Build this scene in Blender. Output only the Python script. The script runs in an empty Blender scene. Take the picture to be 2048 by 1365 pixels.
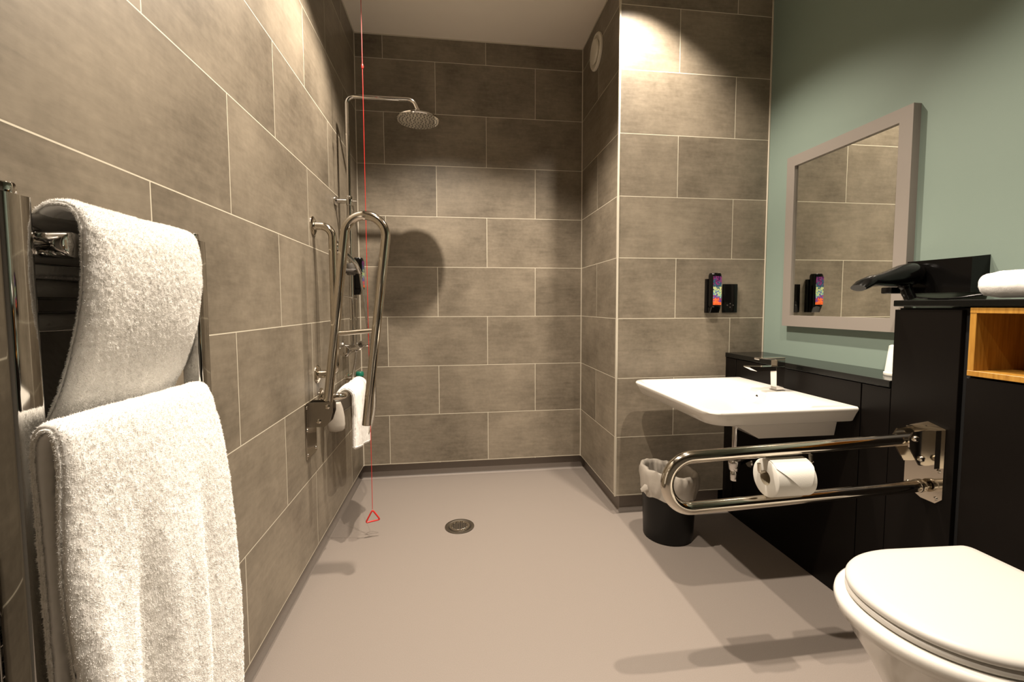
import bpy, bmesh, math, random
import numpy as np
from mathutils import Vector, Matrix, noise
PI = math.pi
random.seed(7)
S = bpy.context.scene
COL = S.collection

# ------------------------------------------------------------------ camera
yaw, pit, rol = 0.1301, -0.0599, -0.0030
FPX, PX, PY = 875.484, 1.215, -18.29
CAM = Vector((0.5612, -2.7031, 1.0661))
fwd = Vector((math.sin(yaw)*math.cos(pit), math.cos(yaw)*math.cos(pit), math.sin(pit)))
r0 = Vector((math.cos(yaw), -math.sin(yaw), 0)); u0 = r0.cross(fwd)
rgt = math.cos(rol)*r0 + math.sin(rol)*u0
upv = -math.sin(rol)*r0 + math.cos(rol)*u0
cd = bpy.data.cameras.new('camera'); cam = bpy.data.objects.new('camera', cd); COL.objects.link(cam)
cd.sensor_width = 36.0; cd.lens = 36.0*FPX/2048.0
cd.shift_x = -PX/2048.0; cd.shift_y = PY/2048.0
cd.clip_start = 0.01
m = Matrix((rgt, upv, -fwd)).transposed().to_4x4(); m.translation = CAM
cam.matrix_world = m
S.camera = cam

# ------------------------------------------------------------------ world, exposure, lamps
w = bpy.data.worlds.new('world'); S.world = w; w.use_nodes = True
w.node_tree.nodes['Background'].inputs[0].default_value = (1.0, 0.85, 0.65, 1)
w.node_tree.nodes['Background'].inputs[1].default_value = 0.02
S.view_settings.view_transform = 'Standard'; S.view_settings.look = 'None'
S.view_settings.gamma = 1.0; S.view_settings.use_curve_mapping = False
S.view_settings.exposure = 1.22

ZC = 2.635
WARM = (1.0, 0.87, 0.725)
def spot(name, x, y, power, deg, blend, col=WARM, r=0.018):
    l = bpy.data.lights.new(name, 'SPOT'); l.energy = power; l.color = col
    l.spot_size = math.radians(deg); l.spot_blend = blend; l.shadow_soft_size = r
    o = bpy.data.objects.new(name, l); COL.objects.link(o); o.location = (x, y, ZC-0.012)
    return o
LAMPS = [(0.49, -1.00, 80, 114, 0.45), (1.45, -1.86, 66, 100, 0.8), (0.63, -1.86, 60, 112, 0.75), (1.425, -0.845, 66, 112, 0.75)]
for i, (x, y, p, d, b) in enumerate(LAMPS):
    spot('downlight_lamp', x, y, p, d, b)

# ------------------------------------------------------------------ materials
def new_mat(name):
    m = bpy.data.materials.new(name); m.use_nodes = True
    nt = m.node_tree; b = nt.nodes['Principled BSDF']
    return m, nt, b
def mat(name, col, rough=0.5, metal=0.0, noise_amt=0.0, noise_scale=8.0, bump=0.0, bump_scale=200.0, coat=0.0, spec=None, sheen=0.0):
    m, nt, b = new_mat(name)
    b.inputs['Base Color'].default_value = (*col, 1); b.inputs['Roughness'].default_value = rough
    b.inputs['Metallic'].default_value = metal
    if coat: b.inputs['Coat Weight'].default_value = coat; b.inputs['Coat Roughness'].default_value = 0.05
    if spec is not None: b.inputs['Specular IOR Level'].default_value = spec
    if sheen: b.inputs['Sheen Weight'].default_value = sheen; b.inputs['Sheen Roughness'].default_value = 0.6
    tc = nt.nodes.new('ShaderNodeTexCoord')
    n = nt.nodes.new('ShaderNodeTexNoise'); n.inputs['Scale'].default_value = noise_scale; n.inputs['Detail'].default_value = 5
    nt.links.new(tc.outputs['Object'], n.inputs['Vector'])
    mx = nt.nodes.new('ShaderNodeMix'); mx.data_type = 'RGBA'
    a = noise_amt
    mx.inputs[6].default_value = (*[c*(1-a) for c in col], 1); mx.inputs[7].default_value = (*[min(1, c*(1+a)) for c in col], 1)
    nt.links.new(n.outputs['Fac'], mx.inputs[0]); nt.links.new(mx.outputs[2], b.inputs['Base Color'])
    if bump:
        n2 = nt.nodes.new('ShaderNodeTexNoise'); n2.inputs['Scale'].default_value = bump_scale; n2.inputs['Detail'].default_value = 3
        nt.links.new(tc.outputs['Object'], n2.inputs['Vector'])
        bp = nt.nodes.new('ShaderNodeBump'); bp.inputs['Strength'].default_value = bump; bp.inputs['Distance'].default_value = 0.002
        nt.links.new(n2.outputs['Fac'], bp.inputs['Height']); nt.links.new(bp.outputs[0], b.inputs['Normal'])
    return m

def tile_mat(name, axis, off, seed):
    """large format grey concrete-look tiles, half bond. axis: world axis running along the wall; off: x of a joint in even rows"""
    m, nt, b = new_mat(name); N = nt.nodes; L = nt.links
    tc = N.new('ShaderNodeTexCoord'); sp = N.new('ShaderNodeSeparateXYZ'); L.new(tc.outputs['Object'], sp.inputs[0])
    def math_(op, a, bb=None):
        n = N.new('ShaderNodeMath'); n.operation = op
        for i, v in enumerate((a, bb)):
            if v is None: continue
            if isinstance(v, (int, float)): n.inputs[i].default_value = v
            else: L.new(v, n.inputs[i])
        return n.outputs[0]
    u = sp.outputs['XYZ'.index(axis)]; z = sp.outputs[2]
    row = math_('FLOOR', math_('DIVIDE', math_('SUBTRACT', z, 0.1), 0.3))
    par = math_('MULTIPLY', math_('PINGPONG', row, 1.0), 0.3)          # odd rows shift half a tile
    uu = math_('DIVIDE', math_('SUBTRACT', math_('SUBTRACT', u, off), par), 0.6)
    ucell = math_('FLOOR', uu)
    fu = math_('MULTIPLY', math_('SUBTRACT', uu, ucell), 0.6)
    fz = math_('MULTIPLY', math_('FRACT', math_('DIVIDE', math_('SUBTRACT', z, 0.1), 0.3)), 0.3)
    g = 0.0014
    def edge(f, T):
        return math_('MINIMUM', f, math_('SUBTRACT', T, f))
    d = math_('MINIMUM', edge(fu, 0.6), edge(fz, 0.3))
    grout = math_('LESS_THAN', d, g)
    cid = N.new('ShaderNodeCombineXYZ'); L.new(ucell, cid.inputs[0]); L.new(row, cid.inputs[1]); cid.inputs[2].default_value = seed
    wn = N.new('ShaderNodeTexWhiteNoise'); L.new(cid.outputs[0], wn.inputs['Vector'])
    # per tile offset of the cloud pattern
    vm = N.new('ShaderNodeVectorMath'); vm.operation = 'MULTIPLY_ADD'
    L.new(wn.outputs['Color'], vm.inputs[0]); vm.inputs[1].default_value = (13, 13, 13); L.new(tc.outputs['Object'], vm.inputs[2])
    n1 = N.new('ShaderNodeTexNoise'); n1.inputs['Scale'].default_value = 2.8; n1.inputs['Detail'].default_value = 7; n1.inputs['Roughness'].default_value = 0.6
    L.new(vm.outputs[0], n1.inputs['Vector'])
    mp = N.new('ShaderNodeMapping'); mp.inputs['Scale'].default_value = (6, 6, 34); L.new(vm.outputs[0], mp.inputs['Vector'])
    n2 = N.new('ShaderNodeTexNoise'); n2.inputs['Scale'].default_value = 1.6; n2.inputs['Detail'].default_value = 6; n2.inputs['Roughness'].default_value = 0.7
    L.new(mp.outputs[0], n2.inputs['Vector'])
    n3 = N.new('ShaderNodeTexNoise'); n3.inputs['Scale'].default_value = 60; n3.inputs['Detail'].default_value = 4; L.new(vm.outputs[0], n3.inputs['Vector'])
    f = math_('ADD', math_('ADD', math_('MULTIPLY', n1.outputs['Fac'], 0.62), math_('MULTIPLY', n2.outputs['Fac'], 0.26)), math_('MULTIPLY', n3.outputs['Fac'], 0.12))
    f = math_('ADD', f, math_('MULTIPLY', math_('SUBTRACT', wn.outputs['Value'], 0.5), 0.05))
    cr = N.new('ShaderNodeValToRGB'); L.new(f, cr.inputs[0])
    e = cr.color_ramp.elements
    e[0].position = 0.34; e[0].color = (0.108, 0.089, 0.064, 1)
    e[1].position = 0.66; e[1].color = (0.295, 0.250, 0.189, 1)
    mx = N.new('ShaderNodeMix'); mx.data_type = 'RGBA'; L.new(grout, mx.inputs[0]); L.new(cr.outputs[0], mx.inputs[6])
    mx.inputs[7].default_value = (0.66, 0.61, 0.49, 1)
    L.new(mx.outputs[2], b.inputs['Base Color'])
    b.inputs['Roughness'].default_value = 0.42
    bp = N.new('ShaderNodeBump'); bp.inputs['Strength'].default_value = 0.25; bp.inputs['Distance'].default_value = 0.001
    L.new(math_('SUBTRACT', math_('MULTIPLY', n3.outputs['Fac'], 0.4), grout), bp.inputs['Height']); L.new(bp.outputs[0], b.inputs['Normal'])
    return m

M = {}
M['floor'] = mat('vinyl_floor', (0.240, 0.206, 0.180), 0.5, noise_amt=0.22, noise_scale=420, bump=0.12, bump_scale=900)
M['ceiling'] = mat('ceiling_paint', (0.85, 0.78, 0.68), 0.8, noise_amt=0.02)
M['teal'] = mat('teal_paint', (0.180, 0.235, 0.198), 0.65, noise_amt=0.03, noise_scale=3, bump=0.05, bump_scale=300)
M['rear'] = mat('rear_wall_paint', (0.09, 0.082, 0.07), 0.7, noise_amt=0.03)
M['trim'] = mat('trim_white', (0.62, 0.57, 0.47), 0.4)
M['chrome'] = mat('chrome', (0.66, 0.64, 0.61), 0.07, 1.0)
M['steel'] = mat('polished_steel', (0.62, 0.57, 0.49), 0.11, 1.0, noise_amt=0.04, noise_scale=20)
M['brushed'] = mat('brushed_steel', (0.30, 0.27, 0.23), 0.3, 1.0, noise_amt=0.05, noise_scale=60)
M['radiator'] = mat('radiator_chrome', (0.52, 0.51, 0.49), 0.05, 1.0)
M['towel'] = mat('towel_cotton', (0.93, 0.91, 0.87), 0.95, noise_amt=0.04, noise_scale=60, sheen=0.3)
M['ceramic'] = mat('white_ceramic', (0.68, 0.655, 0.605), 0.12, coat=0.3)
M['seatplastic'] = mat('seat_plastic', (0.56, 0.535, 0.495), 0.35)
M['black'] = mat('black_laminate', (0.0042, 0.0032, 0.0026), 0.36, noise_amt=0.1, spec=0.12)
M['blackgap'] = mat('black_gap', (0.003, 0.003, 0.003), 0.8)
M['blacktop'] = mat('black_worktop', (0.004, 0.004, 0.0035), 0.2, spec=0.3)
M['blackplastic'] = mat('black_gloss_plastic', (0.003, 0.0027, 0.0025), 0.16, spec=0.3)
M['bin'] = mat('bin_black', (0.004, 0.0035, 0.003), 0.38, spec=0.3)
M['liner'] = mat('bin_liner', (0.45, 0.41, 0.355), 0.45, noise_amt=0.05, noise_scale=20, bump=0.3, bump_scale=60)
M['frame'] = mat('mirror_frame_paint', (0.215, 0.190, 0.166), 0.5, noise_amt=0.03)
M['mirror'] = mat('mirror_glass', (0.86, 0.88, 0.84), 0.0, 1.0)
M['white'] = mat('white_plastic', (0.72, 0.68, 0.58), 0.35)
M['paper'] = mat('tissue_paper', (0.72, 0.70, 0.64), 0.9, noise_amt=0.02, bump=0.15, bump_scale=500)
M['card'] = mat('card_tube', (0.42, 0.36, 0.26), 0.8)
M['red'] = mat('red_plastic', (0.62, 0.025, 0.02), 0.35)
M['green'] = mat('green_plastic', (0.01, 0.16, 0.10), 0.3)
M['grey'] = mat('grey_plastic', (0.10, 0.09, 0.08), 0.3)
M['dark'] = mat('drain_dark', (0.01, 0.008, 0.007), 0.6)
M['hose'] = mat('steel_hose', (0.6, 0.57, 0.52), 0.25, 1.0, bump=0.5, bump_scale=400)

def wood_mat():
    m, nt, b = new_mat('birch_plywood'); N = nt.nodes; L = nt.links
    tc = N.new('ShaderNodeTexCoord'); mp = N.new('ShaderNodeMapping'); mp.inputs['Scale'].default_value = (50, 50, 4)
    L.new(tc.outputs['Object'], mp.inputs['Vector'])
    n = N.new('ShaderNodeTexNoise'); n.inputs['Scale'].default_value = 3; n.inputs['Detail'].default_value = 6; L.new(mp.outputs[0], n.inputs['Vector'])
    cr = N.new('ShaderNodeValToRGB'); L.new(n.outputs['Fac'], cr.inputs[0])
    cr.color_ramp.elements[0].position = 0.3; cr.color_ramp.elements[0].color = (0.27, 0.12, 0.013, 1)
    cr.color_ramp.elements[1].position = 0.7; cr.color_ramp.elements[1].color = (0.43, 0.22, 0.035, 1)
    L.new(cr.outputs[0], b.inputs['Base Color']); b.inputs['Roughness'].default_value = 0.4
    return m
M['wood'] = wood_mat()

def label_mat():
    """dark bottle label with paint splashes: magenta, teal, yellow green, violet, orange"""
    m, nt, b = new_mat('splashed_label'); N = nt.nodes; L = nt.links
    tc = N.new('ShaderNodeTexCoord'); sp = N.new('ShaderNodeSeparateXYZ'); L.new(tc.outputs['Generated'], sp.inputs[0])
    n = N.new('ShaderNodeTexNoise'); n.inputs['Scale'].default_value = 120; n.inputs['Detail'].default_value = 2; L.new(tc.outputs['Object'], n.inputs['Vector'])
    ma = N.new('ShaderNodeMath'); ma.operation = 'MULTIPLY_ADD'; L.new(n.outputs['Fac'], ma.inputs[0]); ma.inputs[1].default_value = 0.9
    sb = N.new('ShaderNodeMath'); sb.operation = 'SUBTRACT'; L.new(sp.outputs[2], sb.inputs[0]); sb.inputs[1].default_value = 0.45
    L.new(sb.outputs[0], ma.inputs[2])
    cr = N.new('ShaderNodeValToRGB'); cr.color_ramp.interpolation = 'LINEAR'; L.new(ma.outputs[0], cr.inputs[0])
    els = [(0.0, (0.75, 0.10, 0.02)), (0.10, (0.95, 0.25, 0.06)), (0.16, (0.75, 0.06, 0.05)), (0.22, (0.10, 0.03, 0.25)), (0.32, (0.16, 0.08, 0.40)),
           (0.38, (0.10, 0.45, 0.42)), (0.46, (0.55, 0.62, 0.25)), (0.54, (0.70, 0.72, 0.30)), (0.62, (0.03, 0.12, 0.20)), (0.74, (0.02, 0.07, 0.12)),
           (0.80, (0.05, 0.04, 0.18)), (0.88, (0.35, 0.03, 0.16)), (0.96, (0.04, 0.01, 0.08))]
    e = cr.color_ramp.elements
    e[0].position = els[0][0]; e[0].color = (*els[0][1], 1); e[1].position = els[1][0]; e[1].color = (*els[1][1], 1)
    for p, c in els[2:]:
        q = e.new(p); q.color = (*c, 1)
    L.new(cr.outputs[0], b.inputs['Base Color']); b.inputs['Roughness'].default_value = 0.35
    return m
M['label'] = label_mat()

# ------------------------------------------------------------------ mesh helpers
class MB:
    def __init__(s): s.v = []; s.f = []
    def add(s, vs, fs):
        o = len(s.v); s.v += [tuple(v) for v in vs]; s.f += [tuple(i+o for i in f) for f in fs]; return s
    def box(s, a, b, bev=0.0, seg=2):
        a = Vector(a); b = Vector(b)
        bm = bmesh.new(); bmesh.ops.create_cube(bm, size=1.0)
        for v in bm.verts: v.co = Vector(((a[i]+b[i])/2 + v.co[i]*abs(b[i]-a[i])) for i in range(3))
        if bev: bmesh.ops.bevel(bm, geom=list(bm.edges), offset=bev, segments=seg, affect='EDGES', profile=0.5)
        return s.bm(bm)
    def bm(s, bm):
        bm.verts.ensure_lookup_table()
        for i, v in enumerate(bm.verts): v.index = i
        s.add([v.co[:] for v in bm.verts], [[v.index for v in f.verts] for f in bm.faces]); bm.free(); return s
    def loft(s, rings, closed=True, caps=True):
        """rings: list of equal-length loops"""
        n = len(rings[0]); vs = [p for r in rings for p in r]; fs = []
        for i in range(len(rings)-1):
            for j in range(n if closed else n-1):
                k = (j+1) % n
                fs.append((i*n+j, i*n+k, (i+1)*n+k, (i+1)*n+j))
        if caps: fs.append(tuple(range(n))[::-1]); fs.append(tuple((len(rings)-1)*n+j for j in range(n)))
        return s.add(vs, fs)
    def tube(s, pts, r, n=20, caps=True, closed=False):
        pts = [Vector(p) for p in pts]; N = len(pts); rs = r if isinstance(r, (list, tuple)) else [r]*N
        tang = []
        for i in range(N):
            if closed: t = pts[(i+1) % N]-pts[i-1]
            elif i == 0: t = pts[1]-pts[0]
            elif i == N-1: t = pts[-1]-pts[-2]
            else: t = (pts[i+1]-pts[i]).normalized()+(pts[i]-pts[i-1]).normalized()
            tang.append(t.normalized())
        ref = Vector((0, 0, 1)) if abs(tang[0].z) < 0.9 else Vector((1, 0, 0))
        a = tang[0].cross(ref).normalized(); rings = []
        for i in range(N):
            a = (a - tang[i]*a.dot(tang[i])).normalized(); b = tang[i].cross(a)
            rings.append([pts[i]+(a*math.cos(2*PI*k/n)+b*math.sin(2*PI*k/n))*rs[i] for k in range(n)])
        if closed:
            rings.append(rings[0]); return s.loft(rings, caps=False)
        return s.loft(rings, caps=caps)
    def cyl(s, p0, p1, r, n=28, r2=None, bev=0.0):
        p0 = Vector(p0); p1 = Vector(p1); r2 = r if r2 is None else r2
        if bev:
            d = (p1-p0).normalized()
            return s.tube([p0, p0+d*bev*0.3, p0+d*bev, p1-d*bev, p1-d*bev*0.3, p1], [r-bev, r-bev*0.3, r, r2, r2-bev*0.3, r2-bev], n)
        return s.tube([p0, p1], [r, r2], n)
    def lathe(s, prof, c, axis='Z', n=40, caps=False):
        """prof: list of (radius, height) along the axis from centre c"""
        c = Vector(c); ax = {'X': Vector((1,0,0)), 'Y': Vector((0,1,0)), 'Z': Vector((0,0,1)), '-X': Vector((-1,0,0)), '-Y': Vector((0,-1,0))}[axis]
        a = ax.orthogonal().normalized(); b = ax.cross(a); rings = []
        for r, h in prof:
            rings.append([c+ax*h+(a*math.cos(2*PI*k/n)+b*math.sin(2*PI*k/n))*max(r, 1e-5) for k in range(n)])
        return s.loft(rings, caps=caps)
    def prism(s, poly, axis, a, b):
        """poly of 2D points extruded along axis from a to b; 2D order is the remaining axes in XYZ order"""
        def P(p, t):
            return {'X': (t, p[0], p[1]), 'Y': (p[0], t, p[1]), 'Z': (p[0], p[1], t)}[axis]
        return s.loft([[P(p, a) for p in poly], [P(p, b) for p in poly]])
    def build(s, name, mt, parent=None, ang=35, loc=None, label=None, fix=True):
        me = bpy.data.meshes.new(name)
        off = Vector(parent_origin(parent)) if parent else Vector(loc or (0, 0, 0))
        me.from_pydata([tuple(Vector(v)-off) for v in s.v], [], s.f)
        me.materials.append(mt if not isinstance(mt, str) else M[mt])
        if fix:
            bm = bmesh.new(); bm.from_mesh(me); bmesh.ops.recalc_face_normals(bm, faces=bm.faces); bm.to_mesh(me); bm.free()
        me.polygons.foreach_set('use_smooth', [True]*len(me.polygons))
        if ang: me.set_sharp_from_angle(angle=math.radians(ang))
        o = bpy.data.objects.new(name, me); COL.objects.link(o)
        if parent: o.parent = parent
        else: o.location = off
        if label: o['label'] = label
        return o
def parent_origin(p):
    v = Vector((0, 0, 0))
    while p is not None:
        v += Vector(p.location); p = p.parent
    return v
def tag(o, label, cat, group=None):
    o['label'] = label; o['category'] = cat
    if group: o['group'] = group
    return o
def thing(name, label, cat, loc, group=None):
    o = bpy.data.objects.new(name, None); o.empty_display_size = 0.05; COL.objects.link(o); o.location = loc
    return tag(o, label, cat, group)
def struct(name, mb, mt, parent=None, ang=35):
    o = mb.build(name, mt, parent, ang)
    if not parent: o['kind'] = 'structure'
    return o
def fillet(pts, r, n=10):
    """polyline with rounded corners"""
    pts = [Vector(p) for p in pts]; out = [pts[0]]
    rs = r if isinstance(r, (list, tuple)) else [r]*(len(pts)-2)
    for i in range(1, len(pts)-1):
        p = pts[i]; a = (pts[i-1]-p).normalized(); b = (pts[i+1]-p).normalized()
        ang = a.angle(b); t = rs[i-1]/math.tan(ang/2)
        A = p+a*t; B = p+b*t; c = p+(a+b).normalized()*(rs[i-1]/math.sin(ang/2))
        va = A-c; vb = B-c; th = va.angle(vb)
        for k in range(n+1):
            s_ = k/n; out.append(c+(va*math.sin((1-s_)*th)+vb*math.sin(s_*th))/math.sin(th))
    out.append(pts[-1]); return out
def rrect(cx, cy, w, h, r, n=6):
    o = []
    for (sx, sy, a0) in ((1, 1, 0), (-1, 1, PI/2), (-1, -1, PI), (1, -1, 3*PI/2)):
        for k in range(n+1):
            a = a0+PI/2*k/n; o.append((cx+sx*(w/2-r)+r*math.cos(a), cy+sy*(h/2-r)+r*math.sin(a)))
    return o
def smoothstep(t): t = max(0, min(1, t)); return t*t*(3-2*t)
def catmull(P, n=12):
    P = [Vector(p) for p in P]; P = [P[0]*2-P[1]]+P+[P[-1]*2-P[-2]]; out = []
    for i in range(1, len(P)-2):
        for k in range(n):
            t = k/n; a, b, c, d = P[i-1], P[i], P[i+1], P[i+2]
            out.append(0.5*((2*b)+(c-a)*t+(2*a-5*b+4*c-d)*t*t+(-a+3*b-3*c+d)*t**3))
    out.append(P[-2]); return out

# ------------------------------------------------------------------ room shell
W1, W2, YF, YR, SK, RC = 1.3555, 2.1508, -0.6156, -3.15, 0.095, 0.040
TH = 0.12
struct('floor', MB().box((-TH, YR-TH, -0.10), (W2+TH, TH, 0.0)), 'floor')
struct('ceiling', MB().box((-TH, YR-TH, ZC), (W2+TH, TH, ZC+0.1)), 'ceiling')
struct('wall_left', MB().box((-TH, YR, SK), (0, TH, ZC)), tile_mat('tiles_left', 'Y', -1.492, 1.0))
struct('wall_back', MB().box((0, 0, SK), (W1, TH, ZC)), tile_mat('tiles_back', 'X', 0.158, 2.0))
struct('wall_partition_side', MB().box((W1, YF+0.004, SK), (W1+0.06, 0.0, ZC)), tile_mat('tiles_side', 'Y', -0.600, 3.0))
struct('wall_partition_front', MB().box((W1+0.004, YF, SK), (W2, YF+0.08, ZC)), tile_mat('tiles_front', 'X', W1+0.6064, 4.0))
struct('wall_right', MB().box((W2, YR, 0), (W2+TH, YF+0.08, ZC)), 'teal')
struct('wall_rear', MB().box((-TH, YR-TH, 0), (W2+TH, YR, ZC)), 'rear')

# coved vinyl upstand set back under the tile edge: profile (distance from wall face, height)
def cove(r=0.022, back=-RC):
    pr = [(back-0.02, SK+0.002), (back, SK+0.002), (back, r)]
    for k in range(1, 9):
        a = PI/2*k/8; pr.append((back+r-r*math.cos(a), r-r*math.sin(a)+0.0006))
    pr.append((back-0.02, 0.0005))
    return pr
def cove_run(name, P0, P1, nrm, e0=0.0, e1=0.0):
    """P0->P1 along wall face, nrm points into the room; e0,e1 mitre factors: end shifts by e*distance"""
    P0 = Vector((*P0, 0)); P1 = Vector((*P1, 0)); n = Vector((*nrm, 0)); t = (P1-P0).normalized()
    pr = cove()
    r0_ = [P0+n*d-t*(e0*d)+Vector((0, 0, h)) for d, h in pr]; r1_ = [P1+n*d+t*(e1*d)+Vector((0, 0, h)) for d, h in pr]
    return struct(name, MB().loft([r0_, r1_]), 'floor', ang=50)
cove_run('baseboard_left', (0, YR), (0, 0), (1, 0), 0, -1)
cove_run('baseboard_back', (0, 0), (W1, 0), (0, -1), -1, -1)
cove_run('baseboard_partition_side', (W1, 0), (W1, YF), (-1, 0), -1, 1)
cove_run('baseboard_partition_front', (W1, YF), (1.945, YF), (0, -1), 1, 0)
# backing behind the set-back upstand
struct('trim_1', MB().box((-TH, YR, 0), (-RC-0.019, 0.1, SK)).box((-RC, RC+0.019, 0), (W1+0.06, TH, SK))
       .box((W1+RC+0.019, YF+RC+0.019, 0), (W2, 0.0, SK)), 'blackgap')
# corner and edge profiles
struct('trim_2', MB().box((W1-0.003, YF-0.003, SK), (W1+0.006, YF+0.006, ZC), 0.0015), 'trim')
struct('trim_3', MB().box((W2-0.006, YF-0.007, 0.82), (W2, YF, ZC), 0.0015), 'trim')
struct('trim_4', MB().box((0, -0.004, SK), (0.004, 0, ZC)), 'trim')
struct('trim_5', MB().box((W1-0.004, -0.004, SK), (W1, 0, ZC)), 'trim')
struct('trim_6', MB().box((0, -0.005, ZC-0.005), (W1, 0, ZC)).box((0, YR, ZC-0.005), (0.005, 0, ZC)).box((W1-0.005, YF, ZC-0.005), (W1, 0, ZC))
       .box((W1, YF-0.005, ZC-0.005), (W2, YF, ZC)), 'trim')
for (x, y, *_r) in LAMPS:   # recessed lamp rings in the ceiling above the frame
    mb = MB().lathe([(0.048, 0), (0.048, -0.004), (0.040, -0.006), (0.034, -0.002), (0.034, 0.0)], (x, y, ZC), 'Z', 32)
    mb.build('downlight_ring', 'white', bpy.data.objects['ceiling'])

# ------------------------------------------------------------------ extract vent
t = thing('extractor_vent', 'round cream extractor vent high on the dark tiled side wall', 'vent', (W1, -0.28, 2.464))
c = (W1, -0.28, 2.464)
MB().lathe([(0.0, 0.002), (0.094, 0.002), (0.094, 0.010), (0.088, 0.016), (0.078, 0.016), (0.070, 0.008), (0.0, 0.006)], c, '-X', 48).build('rim', 'white', t)
MB().lathe([(0.0, 0.010), (0.058, 0.010), (0.062, 0.016), (0.058, 0.024), (0.03, 0.028), (0.0, 0.028)], c, '-X', 48).build('disc', 'white', t)

# ------------------------------------------------------------------ floor drain
t = thing('floor_drain', 'round steel shower drain grate set in the vinyl floor', 'drain', (0.571, -0.63, 0))
c = (0.571, -0.63, 0)
MB().lathe([(0.071, 0.0006), (0.070, 0.003), (0.062, 0.004), (0.056, 0.0035), (0.052, 0.001)], c, 'Z', 48).build('outer_ring', 'brushed', t)
MB().lathe([(0.0, 0.0012), (0.052, 0.0012), (0.052, 0.0014), (0.0, 0.0014)], c, 'Z', 40).build('well', 'dark', t)
mb = MB().lathe([(0.050, 0.0015), (0.049, 0.005), (0.038, 0.005), (0.037, 0.0015)], c, 'Z', 48)
for k in range(-4, 5):
    x = k*0.0085; h = math.sqrt(0.038**2-x*x); mb.box((c[0]+x-0.0024, c[1]-h, 0.0018), (c[0]+x+0.0024, c[1]+h, 0.005), 0.0007, 1)
g = mb.build('grate', 'steel', t)

# ------------------------------------------------------------------ shower
YS = -0.50
t = thing('shower_set', 'chrome exposed shower with overhead rain head, riser and hand spray', 'shower', (0, YS, 0.85))
RX = 0.066
riser = MB().tube(fillet([(RX, YS, 0.86), (RX, YS, 2.052), (0.372, YS, 2.052), (0.398, YS, 1.992)], [0.034, 0.035], 10), 0.0098, 20).build('riser_pipe', 'chrome', t)
hd = MB().lathe([(0.012, 0.050), (0.012, 0.030), (0.020, 0.020), (0.030, 0.014), (0.096, 0.008), (0.101, 0.004), (0.101, -0.001), (0.097, -0.004), (0.0, -0.004)], (0.394, YS, 1.958), 'Z', 56).build('shower_head', 'chrome', t)
mb = MB()
for rr, n in ((0.02, 8), (0.038, 14), (0.056, 20), (0.074, 28), (0.088, 34)):
    for k in range(n):
        a = 2*PI*k/n; mb.cyl((0.394+rr*math.cos(a), YS+rr*math.sin(a), 1.9545), (0.394+rr*math.cos(a), YS+rr*math.sin(a), 1.951), 0.0022, 6)
nz = mb.build('spray_nozzles', 'grey', hd); nz['kind'] = 'stuff'
MB().cyl((0, YS, 1.565), (0.010, YS, 1.565), 0.024, 32, bev=0.002).cyl((0.01, YS, 1.565), (RX+0.014, YS, 1.565), 0.0105, 24).cyl((RX, YS, 1.545), (RX, YS, 1.588), 0.0155, 24, bev=0.002).cyl((RX+0.01, YS, 1.565), (RX+0.034, YS, 1.565), 0.004, 12).build('wall_bracket', 'chrome', t)
# slider with hand spray
sl = MB().cyl((RX, YS, 1.215), (RX, YS, 1.27), 0.019, 24, bev=0.003).cyl((RX-0.045, YS-0.005, 1.235), (RX+0.048, YS-0.02, 1.232), 0.012, 20, bev=0.003).build('slider', 'grey', t)
MB().tube(catmull([(RX+0.045, YS-0.02, 1.225), (RX+0.03, YS-0.05, 1.27), (RX-0.01, YS-0.075, 1.315), (RX-0.025, YS-0.085, 1.335)], 6), 0.0095, 16).lathe([(0.0, 0.0), (0.028, 0.0), (0.034, 0.008), (0.026, 0.02), (0.0, 0.024)], (RX-0.028, YS-0.088, 1.333), '-X', 28, True).build('hand_spray', 'chrome', t)
hose = catmull([(RX+0.046, YS-0.02, 1.222), (RX+0.058, YS-0.02, 1.12), (RX+0.078, YS-0.02, 0.95), (RX+0.10, YS-0.02, 0.76), (RX+0.10, YS-0.02, 0.56), (RX+0.055, YS-0.02, 0.43), (RX+0.005, YS-0.03, 0.50), (RX-0.005, YS-0.03, 0.66), (RX+0.015, YS-0.02, 0.80), (RX+0.02, YS-0.02, 0.845)], 14)
MB().tube(hose, 0.0062, 12).build('hose', 'hose', t)
# soap-dish rod seen as a thin hooked wire
MB().tube(fillet([(RX-0.03, YS-0.03, 1.115), (RX+0.03, YS-0.03, 1.10), (RX+0.022, YS-0.03, 0.88)], 0.012), 0.0035, 10).build('pull_rod', 'chrome', t)
# thermostatic bar: lies along the wall
mb = MB().cyl((RX, YS-0.115, 0.862), (RX, YS+0.115, 0.862), 0.019, 28, bev=0.003)
va = mb.build('mixer_bar', 'chrome', t)
for s_ in (-1, 1):
    MB().cyl((0, YS+s_*0.07, 0.862), (0.012, YS+s_*0.07, 0.862), 0.032, 32, bev=0.003).cyl((0.01, YS+s_*0.07, 0.862), (RX, YS+s_*0.07, 0.862), 0.013, 20).build('wall_flange', 'chrome', va)
    MB().cyl((RX, YS+s_*0.118, 0.862), (RX, YS+s_*0.165, 0.862), 0.024, 28, bev=0.005).box((RX+0.012, YS+s_*0.142-0.008, 0.858), (RX+0.055, YS+s_*0.142+0.008, 0.868), 0.003).build('control_knob', 'chrome', va)

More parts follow.
